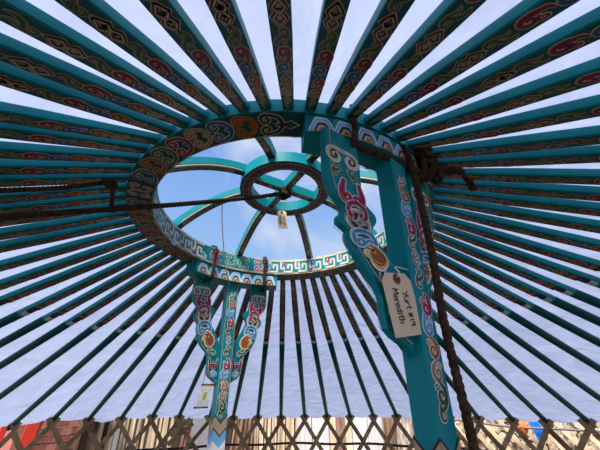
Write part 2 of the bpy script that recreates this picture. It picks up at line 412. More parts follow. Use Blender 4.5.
# ================================================================ SUPPORT POSTS
WOUT = [(.252,None),(.255,.55),(.243,.50),(.215,.468),(.202,.450),(.222,.428),(.222,.398),(.198,.374),(.195,.345),(.186,.300),(.166,.262),(.113,.205),(.105,.115),(.05,.072),(.02,.06)]
WIN = [(.02,.262),(.036,.268),(.056,.288),(.082,.335),(.102,.365),(.117,.400),(.117,.415),(.098,.447),(.101,.468),(.126,.488),(.14,.515),(.145,None)]
def post(azd, zb, label, sides=((1,0),(1,0)), wz=None, hl=25.5, th=.014):
    A = radians(azd); n = Vector((sin(A), cos(A), 0)); t = Vector((cos(A), -sin(A), 0))
    r = .668; c = Vector((CX, CY, 0))+n*r
    root = empty('support_post', c, label, 'post')
    root.rotation_euler = (0, 0, 0)
    bpy.context.view_layer.update()
    hw_ = .0345; T0 = EYE+zb
    def W(s, d, z): return c+t*s+n*d+Vector((0, 0, z))
    bb = MB(); e = .004
    sec = [(-hw_+e,-hw_),(hw_-e,-hw_),(hw_,-hw_+e),(hw_,hw_-e),(hw_-e,hw_),(-hw_+e,hw_),(-hw_,hw_-e),(-hw_,-hw_+e)]
    bb.loft([[W(x, y, z) for x, y in sec] for z in (.02, T0)], 'teal'); bb.build('shaft', root)
    # chevron bands at the foot of the shaft
    q = MB()
    for face in range(4):
        f = {0:lambda s,z,l: W(s, hw_+l, z), 1:lambda s,z,l: W(s,-hw_-l, z), 2:lambda s,z,l: W(hw_+l, s, z), 3:lambda s,z,l: W(-hw_-l, s, z)}[face]
        z = EYE-.080
        for hh, k in ((.008,'black'),(.050,'tan'),(.008,'black'),(.048,'lblue'),(.050,'white'),(.05,'teal'),(.008,'black'),(.05,'tan')):
            for sg in (1, -1):
                q.add([f(0,z-.036,.0008), f(sg*hw_,z,.0008), f(sg*hw_,z-hh,.0008), f(0,z-.036-hh,.0008)], [(0,1,2,3)], k)
            z -= hh
    q.build('chevron_bands', root, fix=False)
    # scroll column and edge lines on the two broad faces
    for sg in (1, -1):
        P = Paint(lambda u, v, l: W(v*sg, sg*(hw_+l+.0004), EYE+u))
        sh_ = 0 if hl > 26 else -.045
        seq = [(.592,'leaf','tan','dgreen'),(.549,'curl','orange','dorange'),(.495,'cloud','lblue','blue'),(.440,'cloud','red_lit','dred'),(.391,'leaf','green','dgreen'),(.338,'dia',0,0),(.276,'leaf','green','dgreen'),(.206,'cloud','red_lit','dred'),(.155,'cloud','lblue','blue'),(.102,'curl','orange_lit','dred'),(.050,'curl','tan','dorange'),(.004,'curl','green','dgreen'),(-.030,'leaf','green','dgreen')]
        for i, (u, kd, co, dk) in enumerate(seq):
            u += sh_; TT = TF(u, 0, .060, .058, mu=-1, mv=1 if i % 2 else -1)
            if kd == 'dia': m_diamond(P, TF(u, 0, .066, .036), .045, 'white')
            else: dict(leaf=m_leaf, curl=m_curl, cloud=m_cloud)[kd](P, TT, .050, co, dk, 'white')
        for v in ((-.0315, .0315) if hl < 26 else ()): P.grid(-.078, T0-EYE, v-.0012, v+.0012, 'gold', 1)
        P.build('scroll_painting', root, fix=False)
    # two cloud shaped brackets
    def zmap(z):
        if wz is None: return z
        for (a0, b0), (a1, b1) in zip(wz, wz[1:]):
            if z <= a1: return b0+(b1-b0)*(z-a0)/(a1-a0)
        return z
    for sg, (wa, wb) in zip((1, -1), sides):
        prof = [(x*wa+wb, T0 if z is None else EYE+zmap(z)) for x, z in WOUT+WIN]
        prof = cr_curve(prof+[prof[0]], 3)[:-1]
        prof = [(max(x, .02), min(z, T0)) for x, z in prof]
        bb = MB()
        ts = tessellate_polygon([[Vector((x, z, 0)) for x, z in prof]])
        m_ = len(prof)
        for d in (-th, th): bb.add([W(sg*x, d, z) for x, z in prof], [tuple(f) for f in ts], 'teal')
        bb.add([W(sg*x, d, z) for d in (-th, th) for x, z in prof], [(i, (i+1) % m_, m_+(i+1) % m_, m_+i) for i in range(m_)], 'teal')
        br = bb.build('bracket', root)
        for fs in (1, -1):
            P = Paint(lambda u, v, l: W(sg*(u*wa+wb), fs*(th+l+.0005), EYE+zmap(v)))
            D = T0-EYE-.695
            def Z(x, y, sx, sy=None, rot=0, mx=1, my=1): return TF(x, y, sx, sy, rot, mx, my)
            for s2 in (1, -1):
                P.stroke(Z(.198+s2*.028, .617+D, .06, mx=s2), .06, cr_curve([(-.46,.42),(-.1,.46)])+spiral(0,0,.44,.10,1.7,-1.35,30), .15, 'cream', None, 'white', .03)
                P.stroke(Z(.198+s2*.028, .617+D, .06, mx=s2), .06, spiral(.02,0,.26,.10,1.7,-.9,18), .10, 'dgreen', None, 'dgreen', .01, 3)
                m_leaf(P, Z(.198+s2*.026, .567+D*.6, .045, .040, pi/2, -1, s2), .042, 'green', 'dgreen', 'cream')
                P.stroke(Z(.178, .50, .085, .085, -pi/2, 1, s2), .085, cr_curve([(-.50,.30),(-.25,.36),(.0,.42)])+spiral(.12,.22,.19,.07,1.4,-1.0,26), lambda t: .16+.12*min(1,t*4)-.15*t, 'red_lit', 'dred', 'white', .03, 4)
                P.stroke(Z(.168, .455, .07, .07, -pi/2, 1, s2), .07, cr_curve([(-.35,.0),(-.2,.32),(.1,.42),(.3,.30)]), .20, 'red_lit', 'dred', 'white', .03, 7)
            P.disc(.162, .420, .042, 'white', 1, 24, .044); P.disc(.162, .420, .038, 'tan', 2, 24, .040); P.disc(.162, .420, .029, 'black', 3, 24, .031)
            P.poly([(.162+x*.031, .420+y*.033) for x, y in ((0,1),(.26,.30),(1,0),(.30,-.26),(0,-1),(-.26,-.30),(-1,0),(-.30,.26))], 'tan', 4)
            P.poly([(.162+x*.008, .420+y*.009) for x, y in ((0,1),(1,0),(0,-1),(-1,0))], 'blue', 5)
            for s2 in (1, -1):
                P.stroke(Z(.152, .352, .085, .085, -1.75, 1, s2), .085, cr_curve([(-.40,.06),(-.28,.32),(0,.42)])+spiral(.14,.2,.20,.07,1.4,-1.05,26), lambda t: .24-.12*t, 'lblue', 'dblue', 'white', .035, 6)
            m_cloud(P, Z(.125, .288, .090, .085, -2.0, 1, 1), .085, 'yellow', 'red', 'white', 9)
            m_cloud(P, Z(.118, .292, .060, .055, -2.0, 1, 1), .05, 'orange', 'dred', 'orange', 12)
            m_leaf(P, Z(.092, .226, .055, .055, -2.1), .05, 'lgreen', 'dgreen', 'white', 9)
            m_heart(P, Z(.075, .165, .055, .05, -1.5), .05, 'red', 'dred', 'white', 9)
            m_curl(P, Z(.068, .115, .05, .04, -1.6), .042, 'lblue', 'blue', 'white', 9)
            P.ribbon([(x-.007, EYE*0+((T0-EYE) if z is None else z)+(.004 if z and z < .3 else 0)) for x, z in WOUT[:-1]], .0022, 'gold', 14)
            P.build('bracket_painting', br, fix=False)
    # curved crosspiece under the ring, lotus petals on both vertical faces
    half = radians(25.5); r0, r1 = .612, .703; n2 = 28
    rows = []
    def BP(rr, a_, dz): return ringp(rr, a_, dz)
    bh = .074
    for i in range(n2+1):
        a_ = A-half+(half+radians(hl))*i/n2
        rows.append([BP(r0,a_,-bh), BP(r1,a_,-bh), BP(r1,a_,-.0022), BP(r0,a_,-.0022)])
    bb = MB(); bb.loft(rows, 'teal'); bm_ = bb.build('crosspiece', root)
    for rr, sg in ((r1, 1), (r0, -1)):
        P = Paint(lambda u, v, l: BP(rr+sg*(l+.0005), A+u/rr, v))
        hu = half*rr-.012; npet = 7 if hl < 26 else 8; he = radians(hl)*rr-.012; pw = (he+hu)/npet
        P.grid(-hu, he, -bh+.003, -.004, 'teal', 0, 28)
        for i in range(npet):
            u = -hu+pw*(i+.5)
            for ss, k, l in ((1.02,'white',1),(.93,'lblue',2),(.72,'white',3),(.66,'blue',4),(.56,'black',5),(.42,'cream',6),(.36,'yellow',7),(.26,'orange',8),(.13,'dred',9)):
                q = [(u+pw*.5*ss*cos(th_)*(1+.06*cos(5*th_)), -bh+.004+.062*ss*sin(th_)*(1+.06*cos(6*th_))) for th_ in [pi*j/16 for j in range(17)]]
                P.poly(q, k, l)
        P.grid(-hu, he, -bh+.001, -bh+.004, 'gold', 10, 28)
        P.build('lotus_painting', bm_, fix=False)
    # end caps trim
    return root, W
postF, WF = post(-26, .740-.025-.074-.002, 'far painted teal post with scroll brackets, left of the middle, holding up the ring', ((.965,0),(.93,0)), th=.011)
postN, WN = post(152, .740+.030-.074-.002, 'near painted teal post right of centre with a manila tag on its bracket', ((1.10,.010),(.84,-.041)), ((.0,.04),(.06,.095),(.115,.14),(.205,.222),(.262,.295),(.345,.352),(.428,.408),(.468,.45),(.55,.53),(.70,.69),(.9,.9)), 27.0, .0105)

# ================================================================ ROOF POLES
PL = 2.45                       # nominal length; q measured from the ring end
def pole_sec(q):
    """half width, half height, roundness at distance q from the ring"""
    if q < .30: f = q/.30; return (.0165+.0055*f, .0140+.0040*f, 0)
    if q < .745: return (.022, .018, 0)
    if q < .825: f = (q-.745)/.08; return (.022+.0015*f, .018+.0055*f, f)
    f = (q-.825)/(PL-.825); return (.0235-.0035*f, .0235-.0035*f, 1)
def pole_ring(q, inset=.003):
    w, h, rd = pole_sec(q); o = []
    for i in range(16):
        a = 2*pi*(i+.5)/16; c, s_ = cos(a), sin(a)
        m = max(abs(c), abs(s_)); sx, sy = c/m, s_/m
        if abs(abs(sx)-abs(sy)) < .35: sx *= .97; sy *= .97
        o.append(Vector((PL-q, w*(sx*(1-rd)+c*rd), h*(sy*(1-rd)+s_*rd))))
    return o
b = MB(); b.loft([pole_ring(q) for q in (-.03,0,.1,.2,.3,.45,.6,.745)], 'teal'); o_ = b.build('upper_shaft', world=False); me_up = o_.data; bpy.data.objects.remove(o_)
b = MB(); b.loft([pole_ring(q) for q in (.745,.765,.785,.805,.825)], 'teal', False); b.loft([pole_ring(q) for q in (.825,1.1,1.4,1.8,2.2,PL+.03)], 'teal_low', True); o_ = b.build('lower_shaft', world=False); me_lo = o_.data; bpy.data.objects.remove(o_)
def under(u, v, l):             # u = q, v across
    w, h, rd = pole_sec(u); return Vector((PL-u, v*w/.022, -h-l-.0003))
P = Paint(under)
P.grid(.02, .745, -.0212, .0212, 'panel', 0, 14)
U = .046
P.ribbon([(.025,.0),(.05,.008),(.075,-.006),(.10,.004)], .004, 'tan', 1)
m_curl(P, TF(.075, 0, .055, .032), .034, 'tan', 'dorange', 'tan')
for u, kd, co, dk, fl in ((.122,'curl','tan','dorange',-1),(.176,'cloud','orange','dorange',1),(.230,'curl','blue','dblue',-1),(.285,'cloud','red','dred',1),(.342,'leaf','green','dgreen',1),(.470,'leaf','green','dgreen',-1),(.535,'cloud','red','dred',-1),(.596,'curl','blue','dblue',1),(.658,'cloud','orange','dorange',-1)):
    dict(cloud=m_cloud, curl=m_curl, leaf=m_leaf)[kd](P, TF(u, 0, .060, .044, mu=1 if u < .41 else -1, mv=fl), .047, co, dk, 'tan' if kd == 'leaf' else 'cream')
m_diamond(P, TF(.405, 0, .090, .041), .055, 'tan')
P.grid(.696, .702, -.021, .021, 'black', 1); P.grid(.702, .727, -.021, .021, 'orange', 1); P.grid(.727, .745, -.021, .021, 'black', 1)
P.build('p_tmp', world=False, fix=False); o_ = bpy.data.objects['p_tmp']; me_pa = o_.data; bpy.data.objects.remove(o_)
# blue and silver bands wrap the taper where the square shaft turns round
b = MB()
def band_at(q0, q1, k):
    r_ = []
    for q in (q0, q1):
        row = []
        for p in pole_ring(q)[9:15]: row.append(p+Vector((0, p.y*.03, p.z*.03-.0006)))
        r_.append(row)
    b.loft(r_, k, closed_u=False, caps=False)
band_at(.747,.770,'dblue'); band_at(.770,.779,'black'); band_at(.779,.812,'silver')
o_ = b.build('b_tmp', world=False, fix=False); me_bd = o_.data; bpy.data.objects.remove(o_)
b = MB()
for s_ in (0, .012):
    b.tube([(.012+s_+.004*sin(a), (.0215*cos(a)), .0215*sin(a)) for a in [2*pi*i/16 for i in range(16)]], .0035, 'rawhide', 6, closed=True)
o_ = b.build('f_tmp', world=False); me_ft = o_.data; bpy.data.objects.remove(o_)
ORD = 'zeroth first second third fourth fifth sixth seventh eighth ninth tenth eleventh twelfth thirteenth fourteenth fifteenth sixteenth seventeenth eighteenth'.split()
def pole_label(k):
    if 4 <= k <= 20: return f'teal painted roof pole, {ORD[k-3]} to the right of the far post'
    if 21 <= k <= 36: return f'teal painted roof pole, {ORD[37-k]} to the right of the near post and rope'
    if 37 <= k <= 52: return f'teal painted roof pole overhead, {ORD[k-36]} to the left of the near post'
    return f'teal painted roof pole, {ORD[(3-k) % N+1]} to the left of the far post'
def pole_line(k):
    aR = AZR+(k-9)*DN
    A = ringp(RO-.012, aR, .030)
    a, z = foot(k)
    return A, Vector((RW*sin(a), RW*cos(a), z+.012))
for k in range(N):
    A, B = pole_line(k); d = A-B; L = d.length
    x = d.normalized(); y = Vector((0,0,1)).cross(x).normalized(); z = x.cross(y)
    mw = Matrix.Translation(B) @ Matrix((x, y, z)).transposed().to_4x4() @ Matrix.Diagonal((L/PL, 1, 1, 1))
    root = empty('roof_pole', None, pole_label(k), 'roof pole', 'painted poles radiating from the crown ring', mw)
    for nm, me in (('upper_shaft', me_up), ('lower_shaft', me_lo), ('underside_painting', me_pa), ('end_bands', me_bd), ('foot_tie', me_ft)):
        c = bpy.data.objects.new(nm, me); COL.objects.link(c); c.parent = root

# ================================================================ ROOF CANVAS
NU, NV = N*6, 44
vs = []
for i in range(NU):
    kf = i/6; k0 = int(kf) % N; f = kf-int(kf)
    A0, B0 = pole_line(k0); A1, B1 = pole_line((k0+1) % N)
    for j in range(NV+1):
        t = -.005+1.022*j/NV
        p = (A0+(B0-A0)*t)*(1-f)+(A1+(B1-A1)*t)*f
        c = Vector((0, 0, p.z)); rr = (p.xy).length
        # keep the hoop round between the poles
        r0 = (A0+(B0-A0)*t).xy.length; r1 = (A1+(B1-A1)*t).xy.length; rt = r0*(1-f)+r1*f
        p.x *= rt/rr; p.y *= rt/rr
        off = .0265-.006*sin(pi*f)*(.35+.65*t)
        nz = noise.noise(Vector((p.x*1.6, p.y*1.6, 3.1)))*.010+noise.noise(Vector((p.x*4.5, p.y*4.5, 9)))*.006
        ridge = .007*noise.noise(Vector((atan2(p.x, p.y)*7, rt*1.2, 5)))
        p.z += (off+max(-.006, nz+ridge)*(1 if 0 < j else 0))*1.06
        if j == NV: p.z += .016*noise.noise(Vector((i*.23, 1, 2)))+.006*noise.noise(Vector((i*.9, 4, 2)))
        vs.append(p)
fs = [(i*(NV+1)+j, i*(NV+1)+j+1, ((i+1) % NU)*(NV+1)+j+1, ((i+1) % NU)*(NV+1)+j) for i in range(NU) for j in range(NV)]
b = MB(); b.add(vs, fs, 'canvas', True)
b.build('roof_canvas', label='white canvas roof cover stretched over the teal poles, with a wavy lower edge', cat='tent cover', loc=(0, 0, EYE))

# ================================================================ LATTICE WALL
def wall_az(k): a, z = foot(int(math.floor(k)) % N); a2, z2 = foot((int(math.floor(k))+1) % N); f = k-math.floor(k); return z*(1-f)+z2*f
SECT = [(-7.5, 5.75, 'left'), (5.75, 19.3, 'mid'), (19.3, 32.5, 'right')]
LAB = {'left':'brown criss-cross lattice wall section on the left, in front of the bricks and red post','mid':'brown criss-cross lattice wall section across the middle, behind the far post','right':'brown criss-cross lattice wall section on the right, in front of the log heap'}
def lattice_az(k): return AZF+(k-9)*DN+(FOOT.get(int(round(k)) % N, (0, 0))[0] if 0 <= round(k) <= 20 else 0)
for k0, k1, nm in SECT:
    mid = AZF+((k0+k1)/2-9)*DN
    root = empty('lattice_section', (RW*sin(mid), RW*cos(mid), 0), LAB[nm], 'lattice wall', 'folding lattice wall sections')
    bpy.context.view_layer.update()
    span = 1.36/.195*.5          # cells a slat crosses on its way down
    for dr in (1, -1):
        rad = RW-.085 if dr > 0 else RW-.065
        ks = [k for k in range(int(k0-span)-2, int(k1+span)+3)]
        for k in ks:
            pts = []
            for i in range(57):
                kk = k-.15*dr+dr*(span+.15)*i/56
                if kk < k0-.28 or kk > k1+.28: continue
                z0 = wall_az(k)
                z = z0-.008-(kk-k)*dr*.390
                if z < .025: continue
                pts.append((kk, z))
            if len(pts) < 4: continue
            rows = []
            for kk, z in pts:
                a = AZF+(kk-9)*DN
                if 0 <= kk <= 20: f = kk-math.floor(kk); a += FOOT[int(kk)][0]*(1-f)+FOOT[min(20, int(kk)+1)][0]*f
                e = Vector((sin(a), cos(a), 0)); tt = Vector((cos(a)*.1428*2*.5*dr*2*.5, -sin(a)*.1428*dr, -.225)).normalized()
                sdv = tt.cross(e).normalized()*.021
                c = e*rad+Vector((0, 0, z))
                rows.append([c-sdv-e*.005, c+sdv-e*.005, c+sdv+e*.005, c-sdv+e*.005])
            bb = MB(); bb.loft(rows, 'lattice'); bb.build('slat', root)

sec = [o for o in bpy.data.objects if o.name == 'lattice_section.001'][0]
a_ = AZF+(5.15-9)*DN; e = Vector((sin(a_), cos(a_), 0)); s_ = Vector((cos(a_), -sin(a_), 0)); c = e*(RW-.11)+Vector((0,0,EYE-.345))
for off, ln in ((0, .30), (.05, .24)):
    d1 = (s_*.78+Vector((0,0,.62))).normalized(); d2 = d1.cross(e).normalized()
    cc = c+d2*off*1.1+d1*off*.6
    b = MB(); b.loft([[cc+d1*t-d2*.022-e*.007, cc+d1*t+d2*.022-e*.007, cc+d1*t+d2*.022+e*.007, cc+d1*t-d2*.022+e*.007] for t in (-ln/2, 0, ln/2)], 'lattice'); b.build('end_slat', sec)

# dark tension rope round the outside of the wall
def around(r, z, k0, k1, n=90, wob=0): return [Vector((r*sin(AZF+(k-9)*DN), r*cos(AZF+(k-9)*DN), z+wob*sin(k*2.1))) for k in [k0+(k1-k0)*i/n for i in range(n+1)]]
b = MB(); b.tube(around(RW+.035, EYE-.49, 3.6, 17.5, wob=.006), .012, 'rawhide', 8)
b.build('wall_rope', label='thin dark rope running level round the outside of the middle lattice section', cat='rope', loc=(0, RW, EYE-.47))

# ================================================================ ROPES
def braid(b, pts, r, k='rope', pitch=None, n=None, strands=3):
    """three plaited strands along a path"""
    pts = [Vector(p) for p in pts]
    cum = [0]
    for a, c in zip(pts, pts[1:]): cum.append(cum[-1]+(c-a).length)
    L = cum[-1]; pitch = pitch or r*5.2; n = n or max(12, int(L/pitch*10))
    def at(s):
        for i in range(len(pts)-1):
            if s <= cum[i+1] or i == len(pts)-2:
                f = (s-cum[i])/max(1e-9, cum[i+1]-cum[i]); return pts[i].lerp(pts[i+1], f)
    base = [at(L*i/n) for i in range(n+1)]
    fr = []; up = None
    for i in range(n+1):
        t = (base[min(n, i+1)]-base[max(0, i-1)]).normalized()
        if up is None: up = t.orthogonal().normalized()
        up = (up-t*up.dot(t)).normalized(); fr.append((up, t.cross(up)))
    for s_ in range(strands):
        q = []
        for i in range(n+1):
            a = 2*pi*(L*i/n/pitch)+2*pi*s_/strands
            rr = r*.50*(1+.10*noise.noise(Vector((i*.7, s_*5, 1))))
            q.append(base[i]+fr[i][0]*(cos(a)*rr)+fr[i][1]*(sin(a)*rr))
        b.tube(q, r*.60, k, 7)
def smooth3(pts, n=8): return [Vector(p) for p in cr_curve([tuple(p) for p in pts], n)]
# thick plait hanging beside the near post
b = MB()
hx, hy = .467, -.616
braid(b, smooth3([(hx-.012,hy+.01,2.37),(hx,hy,2.28),(hx+.004,hy-.004,2.0),(hx-.002,hy,1.75),(hx+.006,hy,1.5),(hx,hy,1.2),(hx+.004,hy,.75)]), .0108, pitch=.055)
b.build('hanging_rope', label='thick dark brown plaited rope hanging straight down beside the near post', cat='rope', loc=(hx, hy, .75))
# rope binding the near crosspiece to the ring
b = MB()
def lash(b, azd, r_in, r_out, z0, z1, rad, turns=2, k='rope'):
    a = radians(azd)
    for i in range(turns):
        a_ = a+(i-(turns-1)/2)*rad*2.1/.66
        q = [ringp(r_in,a_,z0), ringp((r_in+r_out)/2,a_,z0-.004), ringp(r_out,a_,z0), ringp(r_out+.004,a_,(z0+z1)/2), ringp(r_out,a_,z1), ringp(r_in,a_,z1), ringp(r_in-.004,a_,(z0+z1)/2)]
        q = cr_curve([tuple(p) for p in q+[q[0]]], 5)[:-1]
        b.tube(q, rad, k, 7, closed=True)
lash(b, 167, .598, .722, -.088, .122, .010, 1)
braid(b, smooth3([ringp(.70, radians(167), -.088), ringp(.69, radians(160), -.087), ringp(.695, radians(153), -.087), ringp(.705, radians(146), -.088), ringp(.72, radians(139), -.07)]), .011, pitch=.05)
lash(b, 141, .598, .724, -.088, .122, .011, 2)
# knot of the lashing
for i in range(5):
    c = ringp(.735, radians(141.5-i*.9), .02-.025*i)
    q = [c+Vector((cos(w)*.026, sin(w)*.022, sin(w*2+i)*.022)) for w in [2*pi*j/14 for j in range(14)]]
    b.tube(q, .010, 'rope', 6, closed=True)
braid(b, smooth3([ringp(.735, radians(140), .03), ringp(.75, radians(139), .09), ringp(.76, radians(141), .14)]), .012, pitch=.05)
braid(b, smooth3([ringp(.735, radians(139), -.05), ringp(.78, radians(135), -.055), ringp(.81, radians(131), -.035), ringp(.83, radians(128), -.05), ringp(.84, radians(126.5), -.095)]), .013, pitch=.05)
braid(b, smooth3([ringp(.81, radians(131), -.05), ringp(.82, radians(132), .0), ringp(.80, radians(132), .04)]), .011, pitch=.05)
b.build('lashing_rope', label='knotted brown rope lashing the near crosspiece to the crown ring, with loose ends', cat='rope', loc=tuple(ringp(.735, radians(141), 0)))
# thin ties on the far crosspiece
for azd, lab in ((-41.5, 'left'), (-8.5, 'right')):
    b = MB(); lash(b, azd, .598, .722, -.084, .118, .0055, 2, 'rawhide')
    c = ringp(.592, radians(azd), .085)
    for i in range(3): b.tube([c+Vector((cos(w)*.014, sin(w*2+i)*.006, sin(w)*.012)) for w in [2*pi*j/10 for j in range(10)]], .006, 'rawhide', 6, closed=True)
    b.build('ring_tie', label=f'brown leather tie binding the {lab} end of the far crosspiece to the ring', cat='tie', group='ties on the far crosspiece', loc=tuple(c))
# long rope from the hub to the left
hc = ringp(0, 0, HZ0)
p1 = Vector((-1.48, -.19, 2.0))
pts = [hc+Vector((-.01, 0, -.005))]
E_end = Vector((-2.62, -1.05, 1.50))
lineL = [(hc.x-.02, hc.y, hc.z-.012), (-.10, .0, 2.515), (-.42, -.165, 2.345), (-.869, -.405, 2.115), (-1.5, -.72, 1.80), (-2.45, -1.22, 1.32)]
b = MB(); braid(b, smooth3(lineL, 6), .0108, pitch=.046)
for i in range(4):
    q = [hc+Vector((cos(w)*.026, sin(w)*.026, -.004+(i-1.5)*.014+.008*sin(w*2+i))) for w in [2*pi*j/14 for j in range(14)]]
    b.tube(q, .0075, 'rope', 6, closed=True)
b.build('stay_rope', label='long dark plaited rope stretched from the hub of the ring out to the left', cat='rope', loc=tuple(hc))
b = MB()
braid(b, smooth3([(-1.35,-.74,1.90),(-.845,-.477,2.170),(-.704,-.42,2.232),(-.612,-.395,2.275),(-.575,-.382,2.30)]), .0085, pitch=.035)
for i in range(3):
    q = [Vector((-.565,-.375,2.285))+Vector((cos(w)*.010, .017*sin(w)-.006*i, .014*sin(w+.6*i))) for w in [2*pi*j/14 for j in range(14)]]
    b.tube(q, .0065, 'rope', 6, closed=True)
braid(b, smooth3([(-.565,-.365,2.275),(-.585,-.31,2.262),(-.612,-.25,2.268),(-.622,-.222,2.275)]), .0075, pitch=.03)
q = [Vector((-.625,-.215,2.272))+Vector((.010*cos(w), .015*sin(w), .008*sin(w))) for w in [2*pi*j/12 for j in range(12)]]
b.tube(q, .008, 'rope', 6, closed=True)
b.build('short_rope', label='short dark rope knotted round the pole ends at the left of the ring', cat='rope', loc=(-.565,-.375,2.285))
# thin white string
b = MB(); b.tube(smooth3([(-.255,.135,2.555),(-.252,.22,2.46),(-.238,.41,2.31),(-.219,.545,2.232)]), .0032, 'string', 6)
b.build('white_string', label='thin white string hanging from a spoke down to the far crosspiece', cat='string', loc=(-.255,.135,2.55))

# ================================================================ TAGS
GL = {'Y':[[(0,1),(.3,.55),(.62,1)],[(.62,1),(.2,-.1)]],'u':[[(0,.6),(.02,.12),(.2,0),(.4,.15),(.45,.6)],[(.45,.6),(.45,.1),(.55,0)]],'r':[[(0,.6),(.04,0)],[(.03,.4),(.18,.6),(.36,.55)]],'t':[[(.2,1),(.2,.1),(.38,0)],[(0,.65),(.42,.68)]],
 '#':[[(.12,.8),(.06,.1)],[(.36,.82),(.30,.12)],[(0,.55),(.46,.6)],[(0,.28),(.44,.34)]],'1':[[(.1,.85),(.14,0)]],'9':[[(.4,.75),(.2,.9),(.02,.65),(.18,.45),(.4,.7)],[(.4,.75),(.38,0)]],
 'M':[[(0,0),(.05,1),(.28,.35),(.55,1),(.62,0)]],'e':[[(.02,.32),(.36,.38),(.25,.62),(.04,.45),(.06,.1),(.22,0),(.4,.1)]],'d':[[(.36,.5),(.18,.6),(.02,.3),(.16,0),(.36,.2)],[(.38,1),(.38,0)]],'i':[[(.1,.6),(.12,0)],[(.1,.82),(.11,.86)]],'h':[[(0,1),(.03,0)],[(.03,.35),(.2,.6),(.36,.45),(.38,0)]]}
AD = {'Y':.66,'u':.62,'r':.42,'t':.5,'#':.66,'1':.34,'9':.5,'M':.78,'e':.5,'d':.52,'i':.28,'h':.5,' ':.34}
def write(P, text, u, v, size, du, w, k='ink'):
    x = 0
    for ch in text:
        for s_ in GL.get(ch, []):
            q = [du(u+(x+px)*size, v+py*size) for px, py in (cr_curve(s_, 5) if len(s_) > 2 else s_)]
            P.ribbon(q, w, k, 2)
        x += AD[ch]
def tag(name, O, X, Y, wd, hg, label, root_loc, textsize, lines, string_pts, mw=.0022):
    """card with clipped top corners: O is the top middle, X across, Y down"""
    X = Vector(X).normalized(); Y = Vector(Y).normalized(); Nn = X.cross(Y).normalized()
    root = empty(name, root_loc, label, 'tag'); bpy.context.view_layer.update()
    cc = wd*.16
    prof = [(-wd/2,cc*1.1),(-wd/2+cc,0),(wd/2-cc,0),(wd/2,cc*1.1),(wd/2,hg),(-wd/2,hg)]
    def F(x, y, l): return Vector(O)+X*x+Y*y+Nn*l
    th = .0008
    b = MB(); b.add([F(x,y,d) for d in (-th,th) for x,y in prof], [tuple(range(6))[::-1], tuple(range(6,12))]+[(i,(i+1)%6,6+(i+1)%6,6+i) for i in range(6)], 'card')
    b.build('card', root)
    side = -1
    P = Paint(lambda u, v, l: F(u, v, -(th+l)))
    for (txt, xx, yy) in lines:
        write(P, txt, 0, 0, textsize, lambda u, v: (xx+v, yy+u), mw)
    P.build('handwriting', root, fix=False)
    P = Paint(lambda u, v, l: F(u, v, -(th+l)))
    P.disc(0, hg*.10, wd*.13, 'orange', 1, 16); P.disc(0, hg*.10, wd*.11, 'dorange', 2, 16); P.disc(0, hg*.10, wd*.05, 'black', 3, 12)
    P.build('eyelet', root, fix=False)
    b = MB(); b.tube(smooth3(string_pts), .0016, 'string', 6); b.build('string', root)
    return root
tl, trr, br_, bl = [Vector(p) for p in ((.279,-.694,1.849),(.380,-.641,1.873),(.400,-.630,1.733),(.301,-.683,1.715))]
nN = Vector((sin(radians(152)), cos(radians(152)), 0))
tm = Vector((.328,-.6685,1.876)); X = (br_-bl); Y = ((bl+br_)/2-tm); X -= Y.normalized()*X.dot(Y.normalized())
wd = X.length; hg = Y.length
hole = tm+Y.normalized()*hg*.10
tag('paper_tag', tm, X, Y, wd, hg, 'large manila card tag with black handwriting hanging on the near post bracket', tuple(tm), wd*.185, [('Yurt #19', wd*.08, hg*.31), ('Meredith', -wd*.26, hg*.27)], [hole-nN*.002, hole+nN*.012+Vector((0,0,.012)), hole+Vector((.012,.008,.035)), WN(-.105,.0172,EYE+.303)+nN*.0, WN(-.10,.0172,EYE+.285)], .0026)
hc2 = hc+Vector((.02, .02, -.03))
O2 = Vector((.078,.165,2.548)); 
tag('paper_tag', O2, (.97,-.12,-.03), (.10,.06,-1), .052, .112, 'small card tag with black handwriting hanging from the hub of the ring', tuple(O2), .014, [('Yurt #19', .004, .034), ('Meredith', -.016, .030)], [O2+Vector((.001,.001,-.011)), O2+Vector((0,-.008,.004)), hc+Vector((.012,.07,.002)), hc+Vector((.004,.03,-.004))], .0018)
# small charm on the far post bracket
b0 = [Vector(p) for p in ((-.294,.5,1.662),(-.245,.524,1.658),(-.247,.523,1.551),(-.331,.482,1.558))]
nF = -Vector((sin(radians(-26)), cos(radians(-26)), 0))
top_m = (b0[0]+b0[1])/2; bot_m = (b0[2]+b0[3])/2; Xc = Vector((cos(radians(-26)), -sin(radians(-26)), 0)); Yc = (bot_m-top_m)
root = empty('hanging_charm', tuple(top_m), 'small white printed scroll charm hanging from the left bracket of the far post', 'charm'); bpy.context.view_layer.update()
F = lambda x, y, l: top_m+Xc*x+Yc*y+nF*l
b = MB(); wv = [(-.033,0),(.033,0),(.030,1),(-.034,1)]
b.add([F(x,y,d) for d in (-.0006,.0006) for x,y in wv], [(3,2,1,0),(4,5,6,7)]+[(i,(i+1)%4,4+(i+1)%4,4+i) for i in range(4)], 'paper'); b.build('sheet', root)
P = Paint(lambda u, v, l: F(u, v, .0006+l))
P.grid(-.010,.009,.34,.66,'yel',1); P.ribbon([(-.02,.12),(.02,.12)], .003, 'greyboard', 1)
for i in range(5): P.ribbon([(-.022+i*.011,.18),(-.022+i*.011,.30)], .0018, 'greyboard', 1); P.ribbon([(-.022+i*.011,.70),(-.022+i*.011,.90)], .0018, 'greyboard', 1)
P.build('print', root, fix=False)
b = MB(); b.tube([F(-.036,0,0), F(.036,0,0)], .004, 'brownwood', 8); b.build('rod', root)
b = MB(); b.tube([F(-.038,1,0), F(.034,1,0)], .0045, 'brownwood', 8); b.build('rod', root)
